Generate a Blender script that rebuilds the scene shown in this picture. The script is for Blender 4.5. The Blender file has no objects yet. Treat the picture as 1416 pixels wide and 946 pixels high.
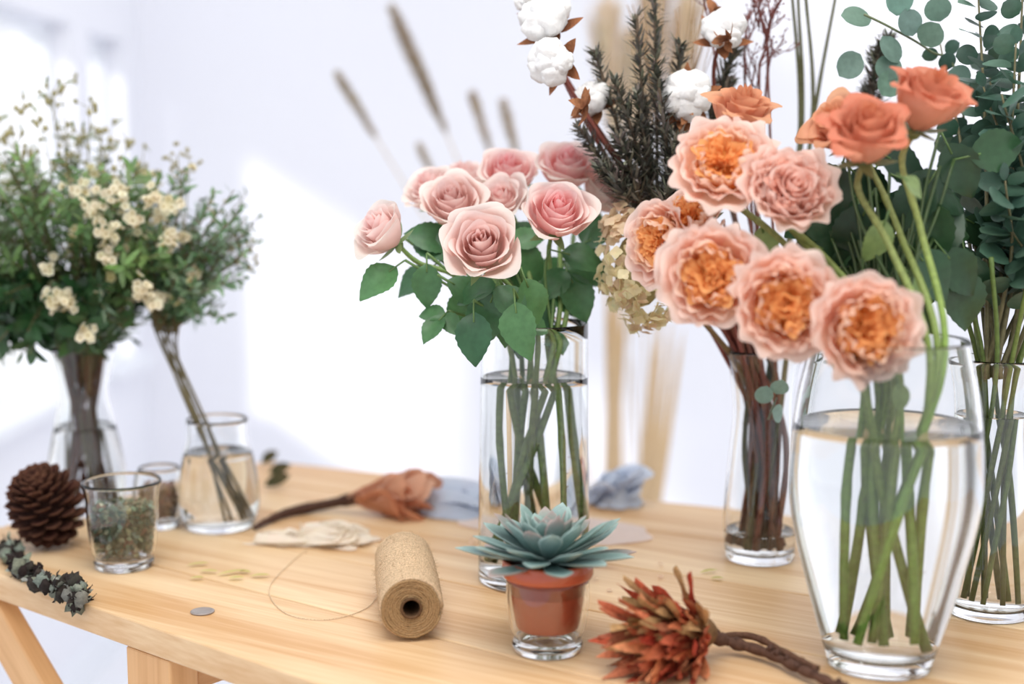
import bpy, math, random
from mathutils import Vector, Matrix, noise
random.seed(7)
R_=random.random
def U(a,b): return random.uniform(a,b)
V=Vector
pi=math.pi
# ---------------------------------------------------------------- camera / survey helpers
TZ=0.75; CH=0.385; F=1900.0; TH=math.atan(233/F)
CAM=V((0,0,TZ+CH))
def ray(px,py):
    u=(px-708)/F; v=(473-py)/F
    return V((u, math.cos(TH)+v*math.sin(TH), -math.sin(TH)+v*math.cos(TH)))
def S(px,py,y):
    r=ray(px,py); return CAM+r*(y/r.y)
def Tb(px,py,h=0.0):
    r=ray(px,py); return CAM+r*((TZ+h-CAM.z)/r.z)
def lin(c):
    c/=255.0
    return c/12.92 if c<=0.04045 else ((c+0.055)/1.055)**2.4
def C(r,g,b): return V((lin(r),lin(g),lin(b)))
def mix(a,b,t): return a*(1-t)+b*t
def rnd():
    while True:
        v=V((U(-1,1),U(-1,1),U(-1,1)))
        if 0.05<v.length<1: return v.normalized()
def frame(d,roll=0.0):
    z=V(d).normalized()
    up=V((0,0,1)) if abs(z.z)<0.95 else V((0,1,0))
    x=up.cross(z).normalized(); y=z.cross(x)
    M=Matrix((x,y,z)).transposed()
    return M @ Matrix.Rotation(roll,3,'Z')
def spline(P,n=8):
    P=[V(p) for p in P]
    Q=[P[0]*2-P[1]]+P+[P[-1]*2-P[-2]]
    out=[]
    for i in range(1,len(Q)-2):
        a,b,c,d=Q[i-1],Q[i],Q[i+1],Q[i+2]
        for k in range(n):
            t=k/n
            out.append(0.5*((2*b)+(c-a)*t+(2*a-5*b+4*c-d)*t*t+(3*b-a-3*c+d)*t**3))
    out.append(P[-1].copy())
    return out
# ---------------------------------------------------------------- mesh builder
class MB:
    def __init__(s): s.v=[];s.f=[];s.c=[]
    def grid(s,rows,cols,closed=False):
        b=len(s.v); nr=len(rows); nc=len(rows[0])
        for r,cr in zip(rows,cols):
            s.v.extend(r); s.c.extend(cr)
        for i in range(nr-1):
            for j in range(nc if closed else nc-1):
                k=(j+1)%nc
                s.f.append((b+i*nc+j,b+i*nc+k,b+(i+1)*nc+k,b+(i+1)*nc+j))
    def tube(s,path,r,col,seg=6,jit=0.0,col2=None,cap=True):
        n=len(path); rows=[];cols=[]
        t=(path[1]-path[0]).normalized()
        x=t.orthogonal().normalized()
        for i,p in enumerate(path):
            t=(path[min(i+1,n-1)]-path[max(i-1,0)])
            t=t.normalized() if t.length>1e-9 else V((0,0,1))
            x=(x-t*x.dot(t))
            x=x.normalized() if x.length>1e-6 else t.orthogonal().normalized()
            y=t.cross(x)
            rr=r(i/(n-1)) if callable(r) else r
            rr*=1+U(-jit,jit)
            rows.append([p+(x*math.cos(2*pi*k/seg)+y*math.sin(2*pi*k/seg))*rr for k in range(seg)])
            c=col if col2 is None else mix(col,col2,i/(n-1))
            cols.append([c]*seg)
        b=len(s.v)
        s.grid(rows,cols,True)
        if cap:
            s.f.append(tuple(b+k for k in range(seg))[::-1])
            s.f.append(tuple(b+(n-1)*seg+k for k in range(seg)))
    def leaf(s,base,d,n,L,W,col,col2=None,p=1.0,q=0.8,droop=0.2,fold=0.15,nt=5,ns=3,serr=0.0,wav=0.0,edge=None):
        d=V(d).normalized(); n=V(n); n=n-d*n.dot(d)
        n=n.normalized() if n.length>1e-5 else d.orthogonal().normalized()
        sd=d.cross(n); rows=[];cols=[]
        c2=col2 or col; ph=U(0,6)
        for i in range(nt+1):
            t=i/nt
            w=W*max(0.03,math.sin(pi*min(1,max(0,t**p))))**q if 0<i<nt else W*0.04
            if serr and i%2: w*=1-serr
            r=[];cc=[]
            for j in range(ns):
                a=-1+2*j/(ns-1)
                h=fold*abs(a)*w - droop*t*t*L + wav*W*math.sin(ph+t*9)*a
                r.append(base+d*L*(t*(1-0.15*droop*t))+sd*a*w+n*h)
                k=mix(col,c2,t)
                if edge is not None: k=mix(k,edge,abs(a)**3)
                cc.append(k)
            rows.append(r);cols.append(cc)
        s.grid(rows,cols)
    def fat(s,base,d,n,L,W,T,col,col2,p=1.3,q=0.7,curl=0.2,nt=9,seg=10):
        d=V(d).normalized(); n=V(n); n=(n-d*n.dot(d)).normalized(); sd=d.cross(n)
        rows=[];cols=[]
        for i in range(nt+1):
            t=i/nt
            w=W*(0.35+0.65*math.sin(pi*t**p*0.5+0)**1)*(1 if t<0.6 else math.cos((t-0.6)/0.4*pi/2)**q)
            w=max(w,W*0.02)
            th=T*(1-0.85*t**2)+W*0.01
            c=base+d*L*t+n*curl*L*t*t
            rr=[];cc=[]
            for k in range(seg):
                a=2*pi*k/seg
                x=math.cos(a); y=math.sin(a)
                rr.append(c+sd*x*w+n*(y*th*(1-0.2*(y>0))+0.25*w*x*x))
                cc.append(mix(col,col2,max(t**6,abs(x)**8)))
            rows.append(rr);cols.append(cc)
        s.grid(rows,cols,True)
    def ball(s,c,r,col,seg=8,rings=6,sq=(1,1,1),nz=0.0,M=None,col2=None):
        rows=[];cols=[];off=rnd()*10
        for i in range(rings+1):
            th=pi*i/rings; rr=[];cc=[]
            for k in range(seg):
                a=2*pi*k/seg
                d=V((math.sin(th)*math.cos(a)*sq[0],math.sin(th)*math.sin(a)*sq[1],math.cos(th)*sq[2]))
                if M: d=M@d
                h=noise.noise(d*1.8+off) if nz else 0
                rr.append(V(c)+d*r*(1+nz*h))
                cc.append(col if col2 is None else mix(col,col2,min(1,max(0,0.5+h))))
            rows.append(rr);cols.append(cc)
        s.grid(rows,cols,True)
    def box(s,c,sx,sy,sz,M=None,col=None):
        col=col or C(200,200,200); b=len(s.v)
        for x in(-1,1):
            for y in(-1,1):
                for z in(-1,1):
                    p=V((x*sx/2,y*sy/2,z*sz/2))
                    if M: p=M@p
                    s.v.append(V(c)+p); s.c.append(col)
        for f in((0,1,3,2),(4,6,7,5),(0,4,5,1),(2,3,7,6),(0,2,6,4),(1,5,7,3)): s.f.append(tuple(b+i for i in f))
    def obj(s,name,mat,parent=None,smooth=True):
        me=bpy.data.meshes.new(name); me.from_pydata([tuple(p) for p in s.v],[],s.f)
        at=me.color_attributes.new('Col','FLOAT_COLOR','POINT')
        buf=[]
        for c in s.c: buf.extend((min(.93,c[0]),min(.93,c[1]),min(.93,c[2]),1.0))
        at.data.foreach_set('color',buf)
        if smooth: me.polygons.foreach_set('use_smooth',[True]*len(me.polygons))
        me.materials.append(mat); me.update()
        o=bpy.data.objects.new(name,me); bpy.context.scene.collection.objects.link(o)
        if parent: o.parent=parent
        return o
def empty(name):
    o=bpy.data.objects.new(name,None); o.empty_display_size=0.05
    bpy.context.scene.collection.objects.link(o); return o
# ---------------------------------------------------------------- materials
def newmat(name):
    m=bpy.data.materials.new(name); m.use_nodes=True
    nt=m.node_tree; nt.nodes.clear(); return m,nt,nt.nodes,nt.links
def m_vc(name,rough=0.6,trans=0.0,var=0.12,scale=120,spec=0.3,bump=0.0):
    m,nt,N,L=newmat(name)
    out=N.new('ShaderNodeOutputMaterial'); b=N.new('ShaderNodeBsdfPrincipled')
    b.inputs['Roughness'].default_value=rough; b.inputs['Specular IOR Level'].default_value=spec
    a=N.new('ShaderNodeAttribute'); a.attribute_name='Col'
    no=N.new('ShaderNodeTexNoise'); no.inputs['Scale'].default_value=scale; no.inputs['Detail'].default_value=4
    tc=N.new('ShaderNodeTexCoord'); L.new(tc.outputs['Object'],no.inputs['Vector'])
    mr=N.new('ShaderNodeMapRange'); mr.inputs['To Min'].default_value=1-var; mr.inputs['To Max'].default_value=1+var
    mr.inputs['From Min'].default_value=0.3; mr.inputs['From Max'].default_value=0.7
    L.new(no.outputs['Fac'],mr.inputs['Value'])
    mx=N.new('ShaderNodeVectorMath'); mx.operation='SCALE'
    L.new(a.outputs['Color'],mx.inputs[0]); L.new(mr.outputs[0],mx.inputs['Scale'])
    L.new(mx.outputs[0],b.inputs['Base Color'])
    if bump:
        bp=N.new('ShaderNodeBump'); bp.inputs['Strength'].default_value=bump; bp.inputs['Distance'].default_value=0.001
        L.new(no.outputs['Fac'],bp.inputs['Height']); L.new(bp.outputs[0],b.inputs['Normal'])
    if trans>0:
        t=N.new('ShaderNodeBsdfTranslucent'); L.new(mx.outputs[0],t.inputs['Color'])
        ms=N.new('ShaderNodeMixShader'); ms.inputs[0].default_value=trans
        L.new(b.outputs[0],ms.inputs[1]); L.new(t.outputs[0],ms.inputs[2]); L.new(ms.outputs[0],out.inputs[0])
    else: L.new(b.outputs[0],out.inputs[0])
    return m
def m_glass(name,ior,col=(1,1,1),rough=0.0):
    m,nt,N,L=newmat(name)
    out=N.new('ShaderNodeOutputMaterial'); g=N.new('ShaderNodeBsdfPrincipled')
    g.inputs['Base Color'].default_value=(*col,1); g.inputs['IOR'].default_value=ior; g.inputs['Roughness'].default_value=rough
    g.inputs['Transmission Weight'].default_value=1.0
    L.new(g.outputs[0],out.inputs[0]); return m
def m_plain(name,col,rough=0.6,var=0.04,scale=8,spec=0.3,bump=0.0):
    m,nt,N,L=newmat(name)
    out=N.new('ShaderNodeOutputMaterial'); b=N.new('ShaderNodeBsdfPrincipled')
    b.inputs['Roughness'].default_value=rough; b.inputs['Specular IOR Level'].default_value=spec
    no=N.new('ShaderNodeTexNoise'); no.inputs['Scale'].default_value=scale; no.inputs['Detail'].default_value=5
    tc=N.new('ShaderNodeTexCoord'); L.new(tc.outputs['Object'],no.inputs['Vector'])
    r=N.new('ShaderNodeValToRGB'); L.new(no.outputs['Fac'],r.inputs[0])
    r.color_ramp.elements[0].position=0.3; r.color_ramp.elements[1].position=0.7
    r.color_ramp.elements[0].color=(*(col*(1-var)),1); r.color_ramp.elements[1].color=(*(col*(1+var)),1)
    L.new(r.outputs[0],b.inputs['Base Color'])
    if bump:
        bp=N.new('ShaderNodeBump'); bp.inputs['Strength'].default_value=bump; bp.inputs['Distance'].default_value=0.002
        L.new(no.outputs['Fac'],bp.inputs['Height']); L.new(bp.outputs[0],b.inputs['Normal'])
    L.new(b.outputs[0],out.inputs[0]); return m
def m_wood(name,light,dark,rough=0.45):
    m,nt,N,L=newmat(name)
    out=N.new('ShaderNodeOutputMaterial'); b=N.new('ShaderNodeBsdfPrincipled')
    b.inputs['Roughness'].default_value=rough; b.inputs['Specular IOR Level'].default_value=0.4
    tc=N.new('ShaderNodeTexCoord'); oi=N.new('ShaderNodeObjectInfo')
    sc=N.new('ShaderNodeVectorMath'); sc.operation='SCALE'; sc.inputs[0].default_value=(3.1,1.7,5.3); L.new(oi.outputs['Random'],sc.inputs['Scale'])
    ad=N.new('ShaderNodeVectorMath'); ad.operation='ADD'; L.new(tc.outputs['Object'],ad.inputs[0]); L.new(sc.outputs[0],ad.inputs[1])
    def nz(scale,detail,dist=0.0):
        mp=N.new('ShaderNodeMapping'); mp.inputs['Scale'].default_value=scale; L.new(ad.outputs[0],mp.inputs[0])
        n=N.new('ShaderNodeTexNoise'); n.inputs['Scale'].default_value=1.0; n.inputs['Detail'].default_value=detail; n.inputs['Distortion'].default_value=dist
        L.new(mp.outputs[0],n.inputs[0]); return n
    g1=nz((2.2,34,34),4,0.6); g2=nz((9,260,260),4); g3=nz((1.6,7,7),2)
    def mad(a,k,c):
        m_=N.new('ShaderNodeMath'); m_.operation='MULTIPLY_ADD'; L.new(a,m_.inputs[0]); m_.inputs[1].default_value=k
        if c is None: m_.inputs[2].default_value=0
        else: L.new(c,m_.inputs[2])
        return m_.outputs[0]
    v=mad(g1.outputs['Fac'],0.5,mad(g2.outputs['Fac'],0.22,mad(g3.outputs['Fac'],0.28,None)))
    v=mad(oi.outputs['Random'],0.06,v)
    r=N.new('ShaderNodeValToRGB'); L.new(v,r.inputs[0])
    r.color_ramp.elements[0].position=0.40; r.color_ramp.elements[1].position=0.66
    r.color_ramp.elements[0].color=(*light,1); r.color_ramp.elements[1].color=(*dark,1)
    vo=N.new('ShaderNodeTexVoronoi'); mp=N.new('ShaderNodeMapping'); mp.inputs['Scale'].default_value=(3.2,8,8); L.new(ad.outputs[0],mp.inputs[0]); L.new(mp.outputs[0],vo.inputs['Vector']); vo.inputs['Scale'].default_value=1.0
    kr=N.new('ShaderNodeMapRange'); kr.inputs['From Min'].default_value=0.03; kr.inputs['From Max'].default_value=0.09; kr.inputs['To Min'].default_value=0.55; kr.inputs['To Max'].default_value=0.0; L.new(vo.outputs['Distance'],kr.inputs['Value'])
    mx=N.new('ShaderNodeMix'); mx.data_type='RGBA'; L.new(kr.outputs[0],mx.inputs[0]); L.new(r.outputs[0],mx.inputs[6]); mx.inputs[7].default_value=(*C(165,112,72),1)
    L.new(mx.outputs[2],b.inputs['Base Color'])
    bp=N.new('ShaderNodeBump'); bp.inputs['Strength'].default_value=0.08; bp.inputs['Distance'].default_value=0.0006
    L.new(g2.outputs['Fac'],bp.inputs['Height']); L.new(bp.outputs[0],b.inputs['Normal'])
    L.new(b.outputs[0],out.inputs[0]); return m
M_petal=m_vc('petal',0.6,0.5,0.03,90,0.12)
M_leaf=m_vc('leaf',0.38,0.2,0.15,150,0.5)
M_stem=m_vc('stem',0.5,0.0,0.2,220,0.35,0.3)
M_dry=m_vc('dry',0.8,0.1,0.25,300,0.15,0.4)
M_succ=m_vc('succulent',0.5,0.0,0.08,160,0.35)
M_cotton=m_vc('cotton',0.95,0.25,0.04,300,0.05,0.9)
M_twine=m_vc('twine',0.9,0.0,0.3,900,0.05,0.6)
M_cloth=m_vc('cloth',0.8,0.35,0.03,60,0.1)
M_glass=m_glass('clear_glass',1.45,(0.985,0.995,0.99))
M_water=m_glass('water',1.33,(0.99,0.997,0.99))
M_wall=m_plain('wall_paint',C(238,239,246),0.8,0.01,3)
M_floor=m_plain('floor_paint',C(241,242,247),0.5,0.02,4)
M_white=m_plain('white_paint',C(238,241,247),0.5,0.01,4)
M_wood=m_wood('pine_wood',C(238,209,168),C(204,158,108))
M_wood2=m_wood('pine_leg',C(232,186,134),C(204,152,100),0.5)
M_terra=m_plain('terracotta_glaze',C(184,90,62),0.18,0.05,30,0.6)
M_soil=m_plain('soil',C(60,42,32),0.9,0.4,200,0.1,0.5)
M_metal=m_plain('coin_metal',C(150,140,135),0.35,0.1,60,0.7)
# ---------------------------------------------------------------- room
XL=-0.96; YB=3.6; H=2.7
def boxobj(name,lo,hi,mat,parent=None):
    mb=MB(); lo=V(lo);hi=V(hi); mb.box((lo+hi)/2,hi.x-lo.x,hi.y-lo.y,hi.z-lo.z); return mb.obj(name,mat,parent,False)
boxobj('floor',(XL-0.2,-4.5,-0.1),(4.0,YB+0.15,0),M_floor)
boxobj('wall_back',(XL-0.2,YB,0),(4.0,YB+0.15,H),M_wall)
wl=empty('wall_left')
wins=[(0.45,1.42),(1.72,3.06),(3.18,3.46)]; zs,zt=0.66,1.46
boxobj('below_sill',(XL-0.14,-4.5,0),(XL,YB,zs),M_wall,wl)
boxobj('above_windows',(XL-0.14,-4.5,zt),(XL,YB,H),M_wall,wl)
edges=[-4.5]+[e for w in wins for e in w]+[YB]
for i in range(0,len(edges),2):
    boxobj('pier_%d'%(i//2+1),(XL-0.14,edges[i],zs),(XL,edges[i+1],zt),M_wall,wl)
for i,(a,b) in enumerate(wins):
    w=empty('window_%d'%(i+1)); t=0.028
    boxobj('frame_bottom',(XL-0.10,a,zs),(XL-0.05,b,zs+t),M_white,w)
    boxobj('frame_top',(XL-0.10,a,zt-t),(XL-0.05,b,zt),M_white,w)
    boxobj('frame_near',(XL-0.10,a,zs+t),(XL-0.05,a+t,zt-t),M_white,w)
    boxobj('frame_far',(XL-0.10,b-t,zs+t),(XL-0.05,b,zt-t),M_white,w)
    boxobj('sill',(XL-0.05,a,zs),(XL+0.05,b,zs+0.022),M_white,w)
boxobj('baseboard_back',(XL,YB-0.015,0),(4.0,YB,0.08),M_white)
boxobj('baseboard_left',(XL,-4.5,0),(XL+0.015,YB-0.015,0.08),M_white)
# ---------------------------------------------------------------- table
table=empty('wooden_trestle_table')
FL=Tb(-115,757); F2=Tb(430,942); BL=Tb(368,637); B2=Tb(1000,702)
df=(F2-FL).normalized(); db=(B2-BL).normalized()
FR=FL+df*1.62; BR=BL+db*1.55
ang=math.atan2((df+db).y,(df+db).x)
n=5; RM=Matrix.Rotation(ang,4,'Z'); RMi=RM.inverted()
for i in range(n):
    a,b=i/n,(i+1)/n; g=0.0010
    q=[FL.lerp(BL,a),FR.lerp(BR,a),FR.lerp(BR,b),FL.lerp(BL,b)]
    q=[RMi@V((p.x,p.y,0)) for p in q]
    q[0].y+=g;q[1].y+=g;q[2].y-=g;q[3].y-=g
    mb=MB(); 
    for p in q: mb.v.append(V((p.x,p.y,TZ)));mb.c.append(V((1,1,1)))
    for p in q: mb.v.append(V((p.x,p.y,TZ-0.026)));mb.c.append(V((1,1,1)))
    mb.f=[(0,1,2,3),(7,6,5,4),(0,4,5,1),(1,5,6,2),(2,6,7,3),(3,7,4,0)]
    o=mb.obj('plank_%d'%(i+1),M_wood,table,False); o.matrix_local=RM
    bv=o.modifiers.new('bev','BEVEL'); bv.width=0.0018; bv.segments=2
def beam(name,p,q,w,t,side,mat=M_wood2,parent=table):
    p=V(p);q=V(q); d=(q-p); L=d.length; x=d.normalized(); y=V(side); y=(y-x*y.dot(x)).normalized(); z=x.cross(y)
    mb=MB(); mb.box((0,0,0),L,w,t); o=mb.obj(name,mat,parent,False)
    m=Matrix((x,y,z)).transposed().to_4x4(); m.translation=(p+q)/2; o.matrix_local=m
    bv=o.modifiers.new('bev','BEVEL'); bv.width=0.002; bv.segments=2
inn=V((-df.y,df.x,0))
def onfront(d,back): return FL+df*d+inn*back
dl=(Tb(228,870)-FL).dot(df)-0.025
for k,(d) in enumerate((dl,dl+1.05)):
    for s_,bk in (('front',0.018),('rear',0.40)):
        P=onfront(d,bk); beam('leg_%s_%d'%(s_,k+1),(P.x,P.y,TZ-0.027),(P.x,P.y,0.0),0.062,0.03,df)
    P=onfront(d,0.0)+inn*0.038; Q=P+inn*0.34
    beam('cross_rail_%d'%(k+1),(P.x,P.y,TZ-0.05),(Q.x,Q.y,TZ-0.05),0.03,0.045,(0,0,1))
P=onfront(0.11,0.012); Q=onfront(dl+0.29,0.012)
beam('brace_1',(P.x,P.y,TZ-0.03),(Q.x,Q.y,0.25),0.045,0.02,(0,0,1))
P=onfront(dl+0.135,0.045); Q=onfront(dl-0.33,0.045)
beam('brace_2',(P.x,P.y,TZ-0.035),(Q.x,Q.y,0.2),0.045,0.022,(0,0,1))
# ---------------------------------------------------------------- glassware
def lathe(prof,seg=72,col=None):
    mb=MB(); rows=[[V((r*math.cos(2*pi*k/seg),r*math.sin(2*pi*k/seg),z)) for k in range(seg)] for r,z in prof]
    mb.grid(rows,[[V((1,1,1))]*seg]*len(rows),True)
    return mb
def resamp(pts,n=6): return [(max(p.x,0.00005),p.y) for p in spline([V((r,z,0)) for r,z in pts],n)]
def vase(name,pos,pts,water=None,th=0.0022,floor_t=0.009):
    outer=resamp(pts)
    ht=outer[-1][1]
    inner=[]
    for r,z in outer:
        if z>=floor_t: inner.append((r-th,z))
    inner[-1]=(inner[-1][0],ht)
    prof=[(0.00005,0.0015),(outer[0][0]*0.8,0.0015),(outer[0][0]*0.93,0)]+outer+[(outer[-1][0]-th*0.5,ht+th*0.4)]+inner[::-1]
    r0=inner[0][0]
    prof+=[(r0*0.85,floor_t-0.001),(r0*0.5,floor_t-0.0015),(0.00005,floor_t-0.0015)]
    o=lathe(prof).obj(name,M_glass); o.location=pos
    if water:
        wp=[(0.00005,floor_t-0.0018),(r0*0.5,floor_t-0.0018),(r0*0.86,floor_t-0.0014)]+[(r+0.0004,z) for r,z in inner if z<water]
        rw=wp[-1][0]
        wp+=[(rw,water),(rw-0.0015,water-0.0008),(0.00005,water-0.0012)]
        w=lathe(wp).obj('water',M_water); w.parent=o
    return o
P_mid=Tb(738,800); P_rf=Tb(1215,918); P_rb=Tb(1366,846); P_dr=Tb(1050,772)
P_l2=Tb(304,728); P_l1=Tb(122,706)
vase('glass_vase',P_mid,[(0.0525,0.001),(0.053,0.01),(0.0525,0.08),(0.051,0.16),(0.0505,0.246)],0.196)
vase('glass_vase',P_rf,[(0.040,0.001),(0.043,0.012),(0.057,0.06),(0.071,0.12),(0.0735,0.16),(0.069,0.21),(0.061,0.248),(0.060,0.258)],0.193,0.0028,0.014)
vase('glass_vase',P_rb,[(0.036,0.001),(0.038,0.01),(0.040,0.05),(0.034,0.12),(0.029,0.165),(0.030,0.20),(0.035,0.226)],0.178,0.0022,0.01)
vase('glass_vase',P_dr,[(0.033,0.001),(0.035,0.012),(0.037,0.05),(0.032,0.11),(0.029,0.15),(0.033,0.19),(0.040,0.212)],0.03,0.0022,0.01)
vase('glass_vase',P_l2,[(0.036,0.001),(0.040,0.01),(0.044,0.03),(0.040,0.07),(0.033,0.098),(0.033,0.12)],0.085)
vase('glass_vase',P_l1,[(0.038,0.001),(0.042,0.015),(0.043,0.05),(0.034,0.10),(0.027,0.135),(0.031,0.165),(0.037,0.19)],0.10)
# ---------------------------------------------------------------- flowers
def hsvj(c,a=0.06):
    k=1+U(-a,a); return V([max(0,x*k*(1+U(-a,a)*.4)) for x in c])
def rose(mb,pos,facing,R,c_in,c_out,c_edge,N=20,open_=1.0,roll=None,hf=1.0,ruf=1.0,rollk=1.0):
    f_=V(facing).normalized(); M=frame(f_,U(0,6) if roll is None else roll)
    o=V(pos)-f_*R*0.45*hf
    nt,ns=11,15
    for i in range(N):
        f=i/(N-1); phi=i*2.39996+U(-.25,.25)
        Ri=R*(0.05+0.76*f**0.9)*(1+U(-.05,.05)); Hh=R*hf*(1.0-0.20*f+U(-.04,.04))
        hw=1.9+(0.95-1.9)*min(1,f*1.4)
        fl=open_*0.34*max(0,f-0.2)**1.2*U(.75,1.3); ph=U(0,6); lean=U(-.07,.07)*f; tipx=U(-.3,.3)
        rows=[];cols=[]
        for a in range(nt+1):
            t=a/nt; rr=[];cc=[]
            for b in range(ns):
                s=-1+2*b/(ns-1)
                te=t*(1-0.14*s*s-0.12*s**6+0.03*math.sin(ph+s*5)*ruf)
                w=hw*(0.30+0.70*math.sin(pi*0.5*min(1,te*1.4)))
                an=phi+s*w
                rad=Ri*math.sin(pi/2*min(1,te*1.3+0.04))**0.7
                rad*=1-(1-f)**1.3*0.35*te**3
                rad+=R*fl*te**3.5+R*0.05*s*te*(1-f*0.3)+R*(.012+.05*f)*te**4*math.sin(ph+s*3.7)*ruf+R*lean*te
                z=Hh*te-R*fl*0.7*te**7
                if f>0.25:
                    k=max(0,te-0.72)/0.28; e=k*k*(0.5+abs(s-tipx*.5)*.9)*rollk
                    rad+=R*0.10*e*min(1,f*1.6); z-=R*0.13*e*min(1,f*1.5)
                rr.append(o+M@V((rad*math.cos(an),rad*math.sin(an),z)))
                c=mix(c_in,c_out,min(1,f*1.25)); c=mix(c_in,c,0.45+.55*te)
                c=mix(c,c_edge,0.8*max(0,te-0.6)/0.4*(0.3+0.7*f))
                cc.append(c)
            rows.append(rr);cols.append(cc)
        mb.grid(rows,cols)
    return o,f_,M
def cabbage(mb,pos,facing,R,c_in,c_mid,c_out,c_edge,bud=False):
    f_=V(facing).normalized(); M=frame(f_,U(0,6)); o=V(pos)-f_*R*0.42
    nt,ns=9,19
    N=26
    for i in range(N):
        f=i/(N-1); phi=i*2.39996+U(-.25,.25)
        Ri=R*(0.46+0.35*f)*(1+U(-.06,.06)); Hh=R*(0.80-0.18*f+U(-.06,.06)); ph=U(0,6); ph2=U(0,6); fr=U(.8,1.6)
        hw=0.72+U(-.14,.14); rows=[];cols=[]
        for a in range(nt+1):
            t=a/nt; rr=[];cc=[]
            for b in range(ns):
                s=-1+2*b/(ns-1); te=t*(1-0.10*s*s-0.10*s**6+.04*math.sin(ph2+s*8*fr))
                an=phi+s*hw*(0.35+0.65*math.sin(pi*0.5*min(1,te*1.4)))
                rad=Ri*math.sin(pi/2*min(1,te*1.35+.05))**0.75*(1-0.16*(1-f)*te**3)
                rad+=R*(0.0+0.26*f)*te**3.5+R*0.06*te**3*math.sin(ph+s*7*fr)+R*0.035*s
                z=Hh*te+R*0.05*te**3*math.cos(ph2+s*6*fr)-R*0.16*f*te**7
                rr.append(o+M@V((rad*math.cos(an),rad*math.sin(an),z)))
                c=mix(c_mid,c_out,min(1,f*1.5)); c=mix(mix(c_in,c,.6),c,te); c=mix(c,c_edge,0.8*max(0,te-0.5)/0.5)
                cc.append(c)
            rows.append(rr);cols.append(cc)
        mb.grid(rows,cols)
    K=5; off=U(0,6)
    cl=[(0,0,0.05)]+[((0.30+U(-.03,.05))*math.cos(off+2*pi*k/K),(0.30+U(-.03,.05))*math.sin(off+2*pi*k/K),U(-.06,.04)) for k in range(K)]
    for cx,cy,dz in cl:
        th0=math.atan2(cy,cx)
        for j in range(7):
            rj=0.03+0.033*j; phi=th0+U(-1.2,1.2)+(pi if j%2 else 0)*.5; hw=U(0.8,1.5); ph=U(0,6); rows=[];cols=[]; top=0.70-0.010*j+U(-.05,.04)+dz
            for a in range(7):
                t=a/6; rr=[];cc=[]
                for b in range(11):
                    s=-1+2*b/10; an=phi+s*hw
                    te=t*(1-0.14*s*s+.04*math.sin(ph+s*7))
                    rad=rj*(0.5+0.55*te)+0.024*math.sin(ph+s*6)*te+.05*te**5
                    x=cx*(0.4+0.6*te)+rad*math.cos(an); y=cy*(0.4+0.6*te)+rad*math.sin(an)
                    z=0.36+(top-0.36)*te
                    rr.append(o+M@(V((x,y,z))*R))
                    cc.append(mix(c_in,mix(c_in,c_mid,.7),te**1.5))
                rows.append(rr);cols.append(cc)
            mb.grid(rows,cols)
    mb.ball(o+f_*R*0.28,R*0.50,c_in,18,10,(1,1,.35),0.1,M)
    if bud:
        rose(mb,V(pos)+f_*R*0.22,f_,R*0.52,c_out,c_out,c_edge,12,0.0)
    return o,f_,M
def calyx(mb,o,f_,M,R,col):
    mb.ball(o-f_*R*0.05,R*0.17,col,8,6,(1,1,1.2),0,M)
    for k in range(5):
        a=2*pi*k/5
        d=M@V((math.cos(a),math.sin(a),-0.1)); mb.leaf(o,d,f_,R*0.75,R*0.13,col,None,0.7,0.8,-0.25,0.1,5,3)
G1=C(84,128,78); G2=C(50,92,60); GS=C(110,142,84)
def rleaf(mb,base,d,n,L,W,col):
    mb.leaf(base,d,n,L,W,hsvj(col,.1),hsvj(col*1.08,.05),0.82,0.85,U(.1,.35),0.22,16,5,0.07,0.06)
def compound_leaf(mb,base,d,L,col,n=None,cnt=3):
    d=V(d).normalized(); n=n or V((U(-.3,.3),-0.75,0.65))
    sd=d.cross(n).normalized()
    rleaf(mb,base+d*L*0.22,d,n+rnd()*0.25,L*0.95,L*0.33,col)
    mb.tube([base,base+d*L*0.4],0.0009,GS,5)
    if cnt>=3:
        for s in(-1,1):
            rleaf(mb,base+d*L*0.12,(d*0.55+sd*s),n+rnd()*0.3,L*0.78,L*0.27,col)
def stemset(mb,P,heads,neck_h,neck_r,base_r,col,col2,r=0.0028,thorn=True,bh=0.013,extra=0):
    """stems from the vase foot through its neck to each head (pos, under-direction)"""
    hs=sorted(heads,key=lambda h:h[0].x); n_=len(hs)
    bx=[-1+2*(k+.5)/n_ for k in range(n_)]; random.shuffle(bx)
    for k,(h,fdir) in enumerate(hs):
        u=(-1+2*(k+.5)/n_)*.85; vy=math.sqrt(max(0,.85-u*u))*U(-1,1)
        nk=P+V((u*neck_r,vy*neck_r,neck_h))
        ux=bx[k]*.85; uy=math.sqrt(max(0,.9-ux*ux))*U(-1,1)
        bt=P+V((ux*base_r,uy*base_r,bh+U(0,.012)))
        pre=h-V(fdir).normalized()*0.03
        path=spline([bt,bt.lerp(nk,0.5)+rnd()*0.004,nk,nk.lerp(pre,0.55)+V((0,0,0.012)),pre,h],8)
        mb.tube(path,lambda t:r*(1.1-0.3*t)*(1+0.15*(math.sin(t*40)>0.92)),hsvj(col,0.25),8,0.03,hsvj(col2,.12))
        if thorn:
            for q in range(6):
                i=int(U(2,len(path)*0.5)); d=rnd(); d.z=abs(d.z)*0.3
                mb.leaf(path[i],d,V((0,0,1)),0.006,0.0018,C(130,96,62),None,0.5,0.6,0,0,3,3)
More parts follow.
